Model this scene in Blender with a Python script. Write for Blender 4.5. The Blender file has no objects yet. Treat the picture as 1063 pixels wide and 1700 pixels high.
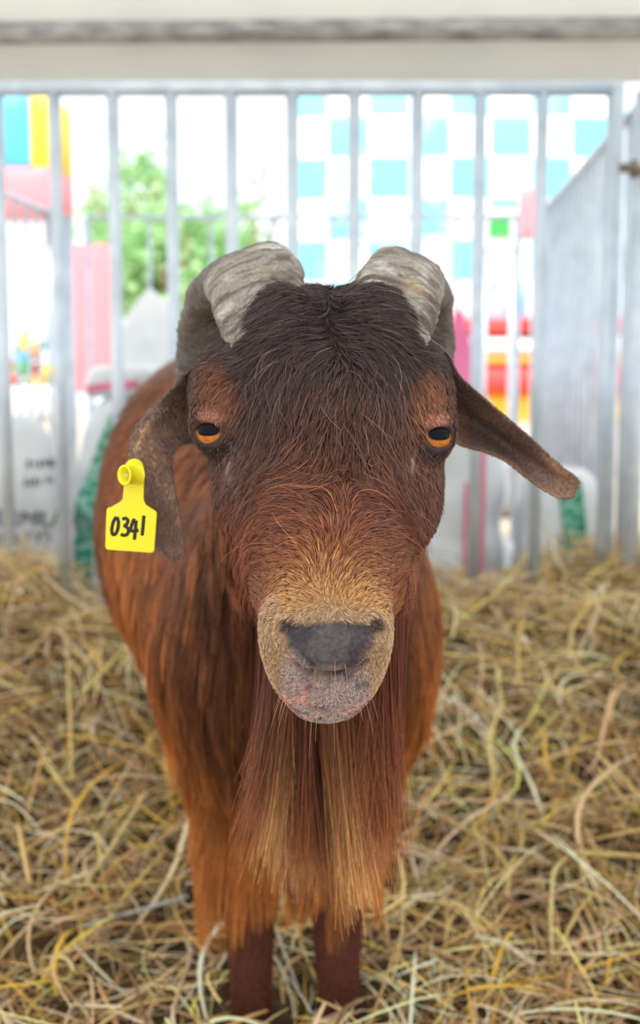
import bpy, math, random
import numpy as np
from mathutils import Vector

# ------------------------------------------------------------------ camera, sky, sun, exposure
sc = bpy.context.scene
col = sc.collection
CAM = np.array([0.0, 0.0, 0.80]); PITCH = math.radians(5.4); FPX = 1700.0
cd = bpy.data.cameras.new('camera'); cam = bpy.data.objects.new('camera', cd); col.objects.link(cam)
cam.location = CAM; cam.rotation_euler = (math.pi/2 - PITCH, 0, 0)
cd.sensor_fit = 'VERTICAL'; cd.sensor_height = 24; cd.lens = 24; cd.shift_y = -50/1700
cd.clip_start = 0.02
cd.dof.use_dof = True; cd.dof.focus_distance = 0.645; cd.dof.aperture_fstop = 3.3
sc.camera = cam
sc.view_settings.view_transform = 'Standard'; sc.view_settings.look = 'None'
sc.view_settings.gamma = 1.0; sc.view_settings.use_curve_mapping = False
sc.view_settings.exposure = 0.45
w = bpy.data.worlds.new('sky'); sc.world = w; w.use_nodes = True
w.node_tree.nodes['Background'].inputs[0].default_value = (0.88, 0.945, 1.0, 1)
w.node_tree.nodes['Background'].inputs[1].default_value = 1.25
sd = bpy.data.lights.new('sun', 'SUN'); sd.energy = 3.2; sd.angle = math.radians(3); sd.color = (1, .97, .92)
so = bpy.data.objects.new('sun', sd); col.objects.link(so); so.rotation_euler = (math.radians(38), math.radians(-12), 0)

F = np.array([0, math.cos(PITCH), -math.sin(PITCH)]); U = np.array([0, math.sin(PITCH), math.cos(PITCH)]); R = np.array([1.0, 0, 0])
def P(px, py, Y):
    """point seen at photo position px,py and standing Y metres in front of the camera"""
    d = F + R*(px-531.5)/FPX + U*(800-py)/FPX
    return CAM + d*(Y/d[1])

rng = np.random.default_rng(7); random.seed(7)
def rgb(r, g, b):
    f = lambda c: (c/255/12.92) if c/255 <= .04045 else ((c/255+.055)/1.055)**2.4
    return (f(r), f(g), f(b), 1.0)
def lin(*c): return np.array(rgb(*c)[:3])

# ------------------------------------------------------------------ helpers
def tag(o, label=None, cat=None, group=None, kind=None):
    if label: o['label'] = label
    if cat: o['category'] = cat
    if group: o['group'] = group
    if kind: o['kind'] = kind
    return o
def empty(name, loc=(0, 0, 0)):
    o = bpy.data.objects.new(name, None); col.objects.link(o); o.location = loc; o.empty_display_size = .05
    return o
def mesh_obj(name, verts, faces, mat, parent=None, smooth=True):
    me = bpy.data.meshes.new(name)
    verts = np.asarray(verts, dtype=np.float64)
    if parent is not None: verts = verts - np.array(parent_origin(parent))
    me.from_pydata(verts.tolist(), [], [tuple(int(i) for i in f) for f in faces]); me.update()
    if smooth: me.polygons.foreach_set('use_smooth', [True]*len(me.polygons))
    if mat: me.materials.append(mat)
    o = bpy.data.objects.new(name, me); col.objects.link(o)
    if parent is not None: o.parent = parent
    return o
def parent_origin(p):
    v = np.zeros(3)
    while p is not None:
        v += np.array(p.location); p = p.parent
    return v
class MB:
    def __init__(s): s.v = []; s.f = []
    def add(s, v, f):
        n = len(s.v); s.v += [tuple(map(float, q)) for q in v]; s.f += [tuple(int(i)+n for i in q) for q in f]; return s
    def box(s, lo, hi):
        x0, y0, z0 = lo; x1, y1, z1 = hi
        v = [(x, y, z) for z in (z0, z1) for y in (y0, y1) for x in (x0, x1)]
        return s.add(v, [(0,2,3,1), (4,5,7,6), (0,1,5,4), (2,6,7,3), (0,4,6,2), (1,3,7,5)])
    def tube(s, pts, r, n=12, cap=True):
        pts = [np.array(p, float) for p in pts]; rs = r if hasattr(r, '__len__') else [r]*len(pts)
        t0 = pts[1]-pts[0]; t0 /= np.linalg.norm(t0)
        a = np.cross(t0, [0, 0, 1] if abs(t0[2]) < .9 else [1, 0, 0]); a /= np.linalg.norm(a)
        v = []
        for i, p in enumerate(pts):
            t = pts[min(i+1, len(pts)-1)]-pts[max(i-1, 0)]; t /= np.linalg.norm(t)
            a = a - t*np.dot(a, t); a /= np.linalg.norm(a); b = np.cross(t, a)
            for k in range(n):
                q = 2*math.pi*k/n; v.append(p+rs[i]*(a*math.cos(q)+b*math.sin(q)))
        f = []
        for i in range(len(pts)-1):
            for k in range(n):
                f.append((i*n+k, i*n+(k+1) % n, (i+1)*n+(k+1) % n, (i+1)*n+k))
        if cap: f += [tuple(reversed(range(n))), tuple(range((len(pts)-1)*n, len(pts)*n))]
        return s.add(v, f)
    def build(s, name, mat, parent=None, smooth=True): return mesh_obj(name, s.v, s.f, mat, parent, smooth)

def hash3(i, j, k, seed):
    h = (i.astype(np.int64)*374761393 + j.astype(np.int64)*668265263 + k.astype(np.int64)*2147483647 + seed*974634777) & 0xffffffff
    h = ((h ^ (h >> 13))*1274126177) & 0xffffffff
    return ((h ^ (h >> 16)) & 0xffff)/65535.0
def noise(p, scale, seed=0):
    """smooth value noise in -1..1"""
    q = np.asarray(p)*scale; i = np.floor(q).astype(np.int64); f = q-i; f = f*f*(3-2*f)
    r = 0
    for a in (0, 1):
        for b in (0, 1):
            for c in (0, 1):
                wgt = (f[..., 0] if a else 1-f[..., 0])*(f[..., 1] if b else 1-f[..., 1])*(f[..., 2] if c else 1-f[..., 2])
                r = r + wgt*hash3(i[..., 0]+a, i[..., 1]+b, i[..., 2]+c, seed)
    return r*2-1
def sstep(a, b, x):
    t = np.clip((x-a)/(b-a), 0, 1); return t*t*(3-2*t)

# ------------------------------------------------------------------ materials
def material(name, base=(.8, .8, .8, 1), rough=.6, metal=0, spec=.5, attr=None, noise_col=None, bump=None, sheen=0, transmission=None, speck=None):
    m = bpy.data.materials.new(name); m.use_nodes = True; nt = m.node_tree; N = nt.nodes; L = nt.links
    b = N['Principled BSDF']
    b.inputs['Base Color'].default_value = base; b.inputs['Roughness'].default_value = rough
    b.inputs['Metallic'].default_value = metal; b.inputs['Specular IOR Level'].default_value = spec
    if sheen: b.inputs['Sheen Weight'].default_value = sheen
    src = None
    if attr:
        a = N.new('ShaderNodeAttribute'); a.attribute_name = attr; src = a.outputs['Color']
    if noise_col:
        (scale, c2, lo, hi, stretch) = noise_col
        tc = N.new('ShaderNodeTexCoord'); mp = N.new('ShaderNodeMapping'); mp.inputs['Scale'].default_value = stretch
        L.new(tc.outputs['Object'], mp.inputs[0])
        n = N.new('ShaderNodeTexNoise'); n.inputs['Scale'].default_value = scale; n.inputs['Detail'].default_value = 5
        L.new(mp.outputs[0], n.inputs['Vector'])
        mr = N.new('ShaderNodeMapRange'); mr.inputs[1].default_value = lo; mr.inputs[2].default_value = hi
        L.new(n.outputs[0], mr.inputs[0])
        mx = N.new('ShaderNodeMix'); mx.data_type = 'RGBA'
        L.new(mr.outputs[0], mx.inputs[0])
        if src: L.new(src, mx.inputs[6])
        else: mx.inputs[6].default_value = base
        mx.inputs[7].default_value = c2; src = mx.outputs[2]
    if speck:
        (scale, lo, hi) = speck
        tc = N.new('ShaderNodeTexCoord'); n = N.new('ShaderNodeTexNoise'); n.inputs['Scale'].default_value = scale; n.inputs['Detail'].default_value = 6
        L.new(tc.outputs['Object'], n.inputs['Vector']); mr = N.new('ShaderNodeMapRange'); mr.inputs[1].default_value = .3; mr.inputs[2].default_value = .7; mr.inputs[3].default_value = lo; mr.inputs[4].default_value = hi
        L.new(n.outputs[0], mr.inputs[0]); vm = N.new('ShaderNodeVectorMath'); vm.operation = 'SCALE'; L.new(src, vm.inputs[0]); L.new(mr.outputs[0], vm.inputs['Scale']); src = vm.outputs[0]
    if src: L.new(src, b.inputs['Base Color'])
    if bump:
        (scale, strength, dist, stretch) = bump
        tc = N.new('ShaderNodeTexCoord'); mp = N.new('ShaderNodeMapping'); mp.inputs['Scale'].default_value = stretch
        L.new(tc.outputs['Object'], mp.inputs[0])
        n = N.new('ShaderNodeTexNoise'); n.inputs['Scale'].default_value = scale; n.inputs['Detail'].default_value = 6
        L.new(mp.outputs[0], n.inputs['Vector'])
        bp = N.new('ShaderNodeBump'); bp.inputs['Strength'].default_value = strength; bp.inputs['Distance'].default_value = dist
        L.new(n.outputs[0], bp.inputs['Height']); L.new(bp.outputs[0], b.inputs['Normal'])
    if transmission:
        out = N['Material Output']; tr = N.new('ShaderNodeBsdfTranslucent'); tr.inputs[0].default_value = base
        ms = N.new('ShaderNodeMixShader'); ms.inputs[0].default_value = transmission
        L.new(b.outputs[0], ms.inputs[1]); L.new(tr.outputs[0], ms.inputs[2]); L.new(ms.outputs[0], out.inputs[0])
    return m
one = (1, 1, 1)
M = {}
M['steel'] = material('galvanised_steel', rgb(210, 222, 234), .42, .35, noise_col=(14, rgb(182, 194, 208), .35, .75, one))
M['tent_steel'] = material('weathered_steel_pipe', rgb(168, 168, 168), .5, .4, noise_col=(9, rgb(120, 118, 116), .4, .65, (1, 1, 4)))
M['canvas'] = material('white_tent_canvas', rgb(238, 238, 234), .8, noise_col=(3, rgb(224, 226, 226), .4, .7, one), transmission=.45)
M['ground'] = material('sandy_concrete', rgb(206, 192, 172), .9, noise_col=(2.5, rgb(186, 170, 148), .35, .7, one))
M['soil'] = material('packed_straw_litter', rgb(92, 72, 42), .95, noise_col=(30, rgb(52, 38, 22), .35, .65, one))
M['straw'] = material('dry_straw', rough=.55, attr='Col', spec=.35)
M['horn'] = material('weathered_horn', rough=.62, attr='Col', spec=.3, bump=(260, .9, .0014, one), speck=(330, .72, 1.3))
M['skin'] = material('goat_skin', rough=.7, attr='Col', spec=.3, bump=(420, .7, .0012, one), speck=(380, .6, 1.45))
M['fur'] = material('goat_hair', rough=.42, attr='Col', spec=.45)
M['yellow'] = material('yellow_plastic', rgb(246, 232, 22), .38, spec=.5, noise_col=(60, rgb(240, 226, 60), .5, .8, one))
M['ink'] = material('black_marker_ink', rgb(22, 20, 24), .5)
M['pin'] = material('pale_plastic_pin', rgb(225, 205, 170), .4)
M['sack'] = material('white_woven_plastic', rgb(226, 230, 234), .55, noise_col=(7, rgb(206, 213, 220), .4, .7, one), bump=(60, .3, .004, one))
M['print_green'] = material('green_sack_print', rgb(40, 140, 112), .6, noise_col=(38, rgb(150, 196, 184), .48, .62, (1, .3, 1.6)))
M['print_pink'] = material('pink_sack_print', rgb(226, 120, 150), .6)
M['print_black'] = material('grey_sack_lettering', rgb(95, 98, 104), .7)
M['pinksack'] = material('pink_woven_plastic', rgb(224, 96, 150), .6, noise_col=(6, rgb(232, 130, 170), .4, .7, one))
M['greysack'] = material('grey_plastic', rgb(150, 152, 156), .6)
M['leaf'] = material('tree_leaves', rgb(150, 200, 130), .6, noise_col=(2, rgb(205, 232, 180), .4, .6, one), transmission=.3)  # leaves paled: distance haze and overexposure put into the colour
M['bark'] = material('tree_bark', rgb(150, 120, 95), .8)
M['red'] = material('red_vinyl', rgb(228, 78, 74), .55)
M['salmon'] = material('pale_red_sheet', rgb(242, 150, 158), .6)
M['blue'] = material('sky_blue_vinyl', rgb(90, 190, 232), .5)
M['yel2'] = material('yellow_vinyl', rgb(250, 214, 60), .5)
M['white'] = material('white_vinyl', rgb(244, 244, 244), .5)
M['orange'] = material('orange_vinyl', rgb(246, 168, 70), .5)
M['green'] = material('green_vinyl', rgb(70, 180, 90), .5)
M['latch'] = material('dull_brown_clamp', rgb(128, 112, 100), .6, .3)

def check_material():
    m = bpy.data.materials.new('blue_white_check_vinyl'); m.use_nodes = True; N = m.node_tree.nodes; L = m.node_tree.links
    b = N['Principled BSDF']; b.inputs['Roughness'].default_value = .5
    tc = N.new('ShaderNodeTexCoord'); mp = N.new('ShaderNodeMapping'); mp.inputs['Scale'].default_value = (2.9, .001, 2.9); mp.inputs['Location'].default_value = (.1, .5, .1)
    ck = N.new('ShaderNodeTexChecker'); ck.inputs['Scale'].default_value = 1.0
    ck.inputs['Color1'].default_value = rgb(128, 200, 234); ck.inputs['Color2'].default_value = rgb(246, 248, 250)
    L.new(tc.outputs['Object'], mp.inputs[0]); L.new(mp.outputs[0], ck.inputs[0]); 
    n = N.new('ShaderNodeTexNoise'); n.inputs['Scale'].default_value = 1.6; L.new(tc.outputs['Object'], n.inputs[0])
    mr = N.new('ShaderNodeMapRange'); mr.inputs[1].default_value = .58; mr.inputs[2].default_value = .76; L.new(n.outputs[0], mr.inputs[0])
    mx = N.new('ShaderNodeMix'); mx.data_type = 'RGBA'; L.new(mr.outputs[0], mx.inputs[0]); L.new(ck.outputs[0], mx.inputs[6]); mx.inputs[7].default_value = rgb(240, 246, 250)
    L.new(mx.outputs[2], b.inputs['Base Color']); return m
M['check'] = check_material()

# ------------------------------------------------------------------ the setting
mesh_obj('floor', [(-20, -6, 0), (20, -6, 0), (20, 40, 0), (-20, 40, 0)], [(0, 1, 2, 3)], M['ground'])['kind'] = 'structure'

CANY, CANZ = 3.55, 2.22
def canopy():
    t = empty('tent', (0, CANY, 0)); tag(t, 'white tent canopy with hanging valance and grey steel crossbar over the pen', 'tent')
    n = 30; v = []; f = []
    # roof sheet, sagging a little
    for j in range(n+1):
        for i in range(n+1):
            x = -3.6+7.2*i/n; y = -3.0+(CANY+3.0)*j/n
            z = CANZ+.25+.5*math.sin(math.pi*j/n)*(1-abs(x)/5)
            v.append((x, y, z)); 
    for j in range(n):
        for i in range(n): a = j*(n+1)+i; f.append((a, a+1, a+n+2, a+n+1))
    mesh_obj('canopy', v, f, M['canvas'], t)
    # valance with a slightly wavy lower hem
    zt = CANZ+.26; v = []; f = []; m = 120
    zb = P(531, 136, CANY)[2]
    for i in range(m+1):
        x = -3.6+7.2*i/m; s = .012*math.sin(x*5)+.006*math.sin(x*13)
        for k, zz in enumerate((zt, zt-(zt-zb)*.5, zb+.006*math.sin(x*7))): v.append((x, CANY+.03+s*(k*.5), zz))
        for k, zz in enumerate((zb+.006*math.sin(x*7), zt-(zt-zb)*.5, zt)): v.append((x, CANY+.034+s*((2-k)*.5), zz))
    for i in range(m):
        for k in range(5): a = i*6+k; f.append((a, a+6, a+7, a+1))
    mesh_obj('valance', v, f, M['canvas'], t)
    MB().tube([P(-260, 57, CANY-.08), P(531, 51, CANY-.08), P(1350, 45, CANY-.08)], .036, 16).build('crossbar', M['tent_steel'], t)
    for x in (-3.5, 3.5): MB().tube([(x, CANY-.05, 0), (x, CANY-.05, CANZ+.3)], .035, 14).build('pole', M['tent_steel'], t)
canopy()

# ------------------------------------------------------------------ steel fences
FH = P(531, 147, 2.4)[2]
def tube_part(name, a, b, r, par, mat='steel', n=12): return MB().tube([a, b], r, n).build(name, M[mat], par)
def fence_back():
    t = empty('steel_fence', (0, 2.4, 0)); tag(t, 'tall galvanised steel bar fence directly behind the goat', 'fence')
    x0, x1 = P(-190, 500, 2.4)[0], P(1014, 500, 2.4)[0]
    tube_part('top_rail', (x0, 2.4, FH), (x1+.012, 2.4, FH), .0175, t)
    tube_part('bottom_rail', (x0, 2.4, .16), (x1, 2.4, .16), .0155, t)
    for px in (-188, -90, 10, 102, 197, 291, 388, 487, 587, 689, 790, 891):
        x = P(px, 700, 2.4)[0]
        tube_part('bar', (x, 2.4, .16), (x, 2.4, FH), .0146, t)
    tube_part('post', (x1, 2.4, .0), (x1, 2.4, FH+.005), .02, t)
fence_back()
def fence_run(a, b, h, nb, label, rb=.0095, rr=.013, skip=(), posts=(True, True), low=.12, hb=None):
    """bar fence from a to b (x, y); nb bars between the end posts"""
    t = empty('steel_fence', (a[0], a[1], 0)); tag(t, label, 'fence')
    hb = h if hb is None else hb
    A = np.array([a[0], a[1], h]); B = np.array([b[0], b[1], hb])
    tube_part('top_rail', A, B, rr, t, n=10)
    tube_part('bottom_rail', (*a, low), (*b, low), rr, t, n=10)
    for k in range(1, nb+1):
        if k in skip: continue
        q = A+(B-A)*k/(nb+1)
        tube_part('bar', (q[0], q[1], low), q, rb, t, n=8)
    for k, q in enumerate((A, B)):
        if posts[k]: tube_part('post', (q[0], q[1], 0), q, rr*1.35, t, n=10)
    return t
Yf = 4.2; hf = P(531, 361, Yf)[2]
fence_run((P(146, 400, Yf)[0], Yf), (P(861, 400, Yf)[0], Yf), hf, 6, 'thin grey bar fence across the neighbouring pen, framed by the taller fence bars', .0075, .0095)
a = P(905, 348, 4.05); b = P(1063, 176, 2.56)
fence_run((b[0], b[1]), (a[0], a[1]), (a[2]+b[2])/2, 14, 'long closely barred side fence receding at the right edge', .0095, .013)
a = P(93, 357, 4.1); b = P(-60, 296, 3.4)
fence_run((b[0], b[1]), (a[0], a[1]), (a[2]+b[2])/2, 7, 'barred side fence of the far left pen ending in a double post', .0085, .013)
pt = empty('standing_post', (P(112, 400, 4.05)[0], 4.05, 0)); tag(pt, 'plain grey fence post standing beside the end of the far left side fence', 'post')
x = P(112, 400, 4.05)[0]; tube_part('shaft', (x, 4.05, 0), (x, 4.05, P(112, 362, 4.05)[2]), .02, pt)
MB().tube([(x, 4.05, P(112, 362, 4.05)[2]), (x, 4.05, P(112, 360, 4.05)[2]+.004)], [.022, .015], 12).build('cap', M['steel'], pt)
a = P(592, 408, 5.4); b = P(746, 392, 5.0)
fence_run((a[0], a[1]), (b[0], b[1]), a[2], 2, 'small grey bar fence far off in front of the blue and white checked wall', .008, .011, hb=b[2])
# right side of our own pen: only its end shows at the frame edge
def fence_right():
    t = empty('steel_fence', (.735, 2.36, 0)); tag(t, 'steel bar fence end post with a brown clamp at the far right edge', 'fence')
    h = FH-.03
    tube_part('post', (.715, 2.33, 0), (.715, 2.33, h), .019, t)
    tube_part('top_rail', (.715, 2.33, h), (.80, .9, h), .015, t)
    tube_part('bottom_rail', (.715, 2.33, .16), (.80, .9, .16), .015, t)
    for k in range(1, 12):
        y = 2.33-k*.13; tube_part('bar', (.715+k*.0077, y, .16), (.715+k*.0077, y, h), .0128, t)
    c = P(1046, 282, 2.30)
    m = MB(); m.tube([c+(-.022, 0, .004), c+(.0, -.012, .002), c+(.03, 0, -.004)], .0105, 10); m.tube([c+(.006, -.004, -.018), c+(.008, -.006, .02)], .0075, 8)
    m.build('clamp', M['latch'], t)
fence_right()

# ------------------------------------------------------------------ far background
def rounded_slab(cx, cz, y, wd, ht, th, mat, name, parent, n=10, puff=.0):
    """an inflated vinyl block: front bulges out"""
    v = []; f = []
    for j in range(n+1):
        for i in range(n+1):
            a = i/n*2-1; b = j/n*2-1
            bl = puff*(1-a**4)*(1-b**4)
            v.append((cx+a*wd/2, y-bl, cz+b*ht/2))
    for j in range(n):
        for i in range(n): q = j*(n+1)+i; f.append((q, q+1, q+n+2, q+n+1))
    base = len(v)
    for (a, b) in ((-1, -1), (1, -1), (1, 1), (-1, 1)): v.append((cx+a*wd/2, y+th, cz+b*ht/2))
    c = [0, n, (n+1)*(n+1)-1, (n+1)*n]
    for k in range(4): f.append((c[k], base+k, base+(k+1) % 4, c[(k+1) % 4]))
    f.append((base+3, base+2, base+1, base))
    return mesh_obj(name, v, f, mat, parent)
def px_slab(x0, y0, x1, y1, Y, th, mat, name, parent, puff=.05):
    a = P(x0, y1, Y); b = P(x1, y0, Y)
    return rounded_slab((a[0]+b[0])/2, (a[2]+b[2])/2, Y, b[0]-a[0], b[2]-a[2], th, mat, name, parent, puff=puff)
YB = 9.0
castle = empty('inflatable_castle', (P(750, 400, YB)[0], YB, 0)); tag(castle, 'big blue and white checked inflatable play wall with a red base, behind the pens', 'inflatable')
px_slab(482, 148, 1040, 545, YB, 1.2, M['check'], 'checked_wall', castle, .12)
px_slab(700, 528, 1040, 556, YB-.25, 1.0, M['red'], 'red_tube', castle, .15)
px_slab(700, 560, 1040, 592, YB-.3, 1.0, M['white'], 'white_tube', castle, .15)
px_slab(700, 592, 1040, 608, YB-.35, 1.0, M['orange'], 'orange_tube', castle, .12)
px_slab(700, 608, 1040, 652, YB-.4, 1.0, M['red'], 'red_tube', castle, .15)
px_slab(700, 652, 1040, 700, YB-.3, 1.0, M['yel2'], 'yellow_skirt', castle, .05)
rd = empty('flag', (P(889, 400, 8)[0], 8, 0)); tag(rd, 'small red flag on a thin pole in front of the checked wall', 'flag')
px_slab(862, 312, 888, 398, 8, .02, M['salmon'], 'cloth', rd, .03)
q = P(889, 306, 8.02); tube_part('pole', (q[0], 8.02, 0), q, .012, rd, n=8)
sg = empty('sign', (P(826, 380, 7)[0], 7, 0)); tag(sg, 'small pale sign with a green patch on posts behind the thin fence', 'sign')
px_slab(800, 346, 858, 412, 7.0, .04, M['white'], 'board', sg, .0)
px_slab(812, 362, 848, 392, 6.98, .01, M['green'], 'green_patch', sg, .0)
for px in (806, 852): q = P(px, 400, 7.03); tube_part('leg', (q[0], 7.03, 0), q, .02, sg, n=8)
# left play blocks: blue, yellow, pink
lb = empty('play_tower', (P(50, 250, 8)[0], 8, 0)); tag(lb, 'play tower with blue, yellow and pink panels at the upper left', 'play tower')
px_slab(-40, 160, 47, 276, 8, .5, M['blue'], 'blue_panel', lb, .03)
px_slab(52, 160, 92, 278, 8, .5, M['yel2'], 'yellow_panel', lb, .03)
px_slab(-40, 278, 92, 350, 7.95, .55, M['salmon'], 'pink_panel', lb, .03)
for px in (-30, 86): q = P(px, 350, 8.2); tube_part('leg', (q[0], 8.2, 0), q, .06, lb, n=10)
pc = empty('banner', (P(150, 500, 6)[0], 6, 0)); tag(pc, 'pale red vertical banner hanging behind the thin fence at left', 'banner')
px_slab(117, 405, 190, 652, 6.0, .02, M['salmon'], 'cloth', pc, .02)
for px in (119, 188): q = P(px, 400, 6.03); tube_part('pole', (q[0], 6.03, 0), q, .012, pc, n=8)
bl = empty('ball_pit', (P(60, 600, 5.6)[0], 5.6, 0)); tag(bl, 'patchwork of small coloured play balls behind the left side fence', 'ball pit')
bp_ = px_slab(24, 640, 92, 700, 5.6, .4, M['white'], 'tub', bl, .05)
cc = [M['yel2'], M['green'], M['red'], M['blue'], M['orange'], M['white']]
for k in range(26):
    q = P(rng.uniform(24, 90), rng.uniform(560, 645), 5.6+rng.uniform(0, .3)); r = .045
    nn = 8; v = []; f = []
    for j in range(nn+1):
        for i in range(nn): th = math.pi*j/nn; ph = 2*math.pi*i/nn; v.append(q+r*np.array([math.sin(th)*math.cos(ph), math.sin(th)*math.sin(ph), math.cos(th)]))
    for j in range(nn):
        for i in range(nn): f.append((j*nn+i, j*nn+(i+1) % nn, (j+1)*nn+(i+1) % nn, (j+1)*nn+i))
    mesh_obj('ball', v, f, cc[k % 6], bl)

def tree(px, pyc, Y, rx, rz, label, nleaf, sd_):
    g = np.random.default_rng(sd_)
    c = P(px, pyc, Y); t = empty('tree', (c[0], Y, 0)); tag(t, label, 'tree', 'hazy trees behind the pens')
    m = MB(); m.tube([(c[0], Y, 0), (c[0]+.05, Y, c[2]*.5), (c[0], Y, c[2])], [.12, .09, .05], 10)
    for k in range(6):
        a = g.uniform(0, 6.28); m.tube([(c[0], Y, c[2]*.55+k*.1), (c[0]+rx*.7*math.cos(a), Y+rx*.6*math.sin(a), c[2]+rz*g.uniform(-.2, .6))], [.05, .015], 8)
    m.build('trunk', M['bark'], t)
    cl = g.normal(size=(26, 3)); cl /= np.linalg.norm(cl, axis=1)[:, None]; cl *= g.uniform(.3, 1, (26, 1))*np.array([rx, rx*.7, rz])
    idx = g.integers(0, 26, nleaf); p = c+cl[idx]+g.normal(size=(nleaf, 3))*.16*np.array([rx, rx, rz])
    a = g.normal(size=(nleaf, 3)); a /= np.linalg.norm(a, axis=1)[:, None]; b = np.cross(a, g.normal(size=(nleaf, 3))); b /= np.linalg.norm(b, axis=1)[:, None]
    s = g.uniform(.05, .1, (nleaf, 1))
    v = np.stack([p-a*s, p+b*s*.45, p+a*s, p-b*s*.45], 1).reshape(-1, 3)
    mesh_obj('crown', v, np.arange(nleaf*4).reshape(-1, 4), M['leaf'], t, False)
tree(290, 440, 11, .95, .85, 'broad hazy green tree seen just left of the goat horns', 2600, 3)
tree(215, 330, 13, .75, .8, 'paler narrow tree beside the banner, left of the broad green tree', 900, 4)
tree(410, 400, 14, .7, .8, 'slim pale tree rising between the fence bars above the left horn', 700, 5)

# ------------------------------------------------------------------ sacks
def make_sack(name, c, size, seed, mat, label, yaw=0.0, tilt=0.0, peak=0.0, sub=44, slump=.1, group=None):
    """a filled woven sack: rounded box, wrinkled, optional gathered peak on top. c = centre of its base."""
    v = []; n = sub; mrows = int(sub*.8)
    sx, sy, sz = size
    for j in range(mrows+1):
        tt = j/mrows; zz = tt*2-1
        rad = (1-abs(zz)**5)**(1/3.2) if abs(zz) < 1 else 0
        if peak > 0 and tt > .6: q = (tt-.6)/.4; rad = rad*(1-q)+ (1-q)**.9*.9*q + .10*q*(1 if tt < 1 else 0)
        z = tt*sz*(1+peak*max(0, tt-.6))
        for i in range(n):
            th = 2*math.pi*i/n; ct, st = math.cos(th), math.sin(th); e = .55
            x = np.sign(ct)*abs(ct)**e*rad*sx/2; y = np.sign(st)*abs(st)**e*rad*sy/2
            bul = 1+slump*math.sin(math.pi*min(1, (1-tt)*1.1))
            v.append((x*bul, y*bul, z))
    v = np.array(v)
    nz = noise(v, 7, seed)*.028+noise(v, 16, seed+1)*.012+noise(v*np.array([1, 1, .5]), 34, seed+5)*.004
    d = v-np.array([0, 0, sz/2]); d /= np.linalg.norm(d, axis=1)[:, None]+1e-9
    v = v+d*nz[:, None]
    v[:, 0] += tilt*v[:, 2]
    v[:, 2] = np.maximum(v[:, 2], 0)
    cy, sy_ = math.cos(yaw), math.sin(yaw)
    v = np.stack([v[:, 0]*cy-v[:, 1]*sy_, v[:, 0]*sy_+v[:, 1]*cy, v[:, 2]], 1)+np.array(c)
    f = []
    for j in range(mrows):
        for i in range(n): f.append((j*n+i, j*n+(i+1) % n, (j+1)*n+(i+1) % n, (j+1)*n+i))
    root = empty(name, tuple(c)); tag(root, label, 'sack', group)
    o = mesh_obj('bag', v, f, mat, root)
    return root, v.reshape(mrows+1, n, 3)
def front_y(V, x, z, off=.004):
    p = V.reshape(-1, 3); q = p[p[:, 1] < np.median(p[:, 1])]
    d = (q[:, 0]-x)**2+(q[:, 2]-z)**2; k = np.argsort(d)[:4]
    return float(q[k, 1].min())-off
def stripe(V, root, pts, width, mat, name, off=.005):
    """a printed band following the sack front through (x, z) points"""
    pts = np.array(pts); T = np.linspace(0, len(pts)-1, 40)
    c = np.stack([np.interp(T, range(len(pts)), pts[:, k]) for k in (0, 1)], 1)
    d = np.gradient(c, axis=0); d /= np.linalg.norm(d, axis=1)[:, None]; nrm = np.stack([-d[:, 1], d[:, 0]], 1)
    v = []; f = []; K = 7
    for i in range(40):
        for k in range(K):
            q = c[i]+nrm[i]*width*(k/(K-1)-.5); v.append((q[0], front_y(V, q[0], q[1], off), q[1]))
    for i in range(39):
        for k in range(K-1): a = i*K+k; f.append((a, a+1, a+K+1, a+K))
    # give the print a real thickness
    v = np.array(v); n0 = len(v); v2 = v+np.array([0, .002, 0]); f += [tuple(x+n0 for x in reversed(q)) for q in f]
    return mesh_obj(name, np.vstack([v, v2]), f, mat, root)
def pxz(px, py, Y): q = P(px, py, Y); return (q[0], q[2])
YS = 2.78
def lettering(txt, px, py, Y, h, root, mat, name='lettering', ext=.0015, rz=0.0, V=None, shear=0.0):
    cu = bpy.data.curves.new(name, 'FONT'); cu.body = txt; cu.size = h; cu.extrude = ext; cu.align_x = 'CENTER'; cu.align_y = 'CENTER'; cu.shear = shear
    o = bpy.data.objects.new(name+'_tmp', cu); col.objects.link(o)
    me = bpy.data.meshes.new_from_object(o.evaluated_get(bpy.context.evaluated_depsgraph_get())) if False else None
    bpy.context.view_layer.update(); me = bpy.data.meshes.new_from_object(o.evaluated_get(bpy.context.evaluated_depsgraph_get()))
    bpy.data.objects.remove(o)
    v = np.array([list(q.co) for q in me.vertices])
    ca, sa = math.cos(rz), math.sin(rz)
    q = P(px, py, Y); X = v[:, 0]*ca-v[:, 1]*sa+q[0]; Z = v[:, 0]*sa+v[:, 1]*ca+q[2]
    if V is None: Yv = np.full(len(X), Y)-v[:, 2]
    else: Yv = np.array([front_y(V, X[i], Z[i], .006) for i in range(len(X))])-v[:, 2]
    pts = np.stack([X, Yv, Z], 1)
    return mesh_obj(name, pts, [tuple(p.vertices) for p in me.polygons], mat, root, False)

def base_at(px, Y, z=0.0): return (P(px, 700, Y)[0], Y, z)
def hgt(py, Y): return P(531, py, Y)[2]
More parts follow.
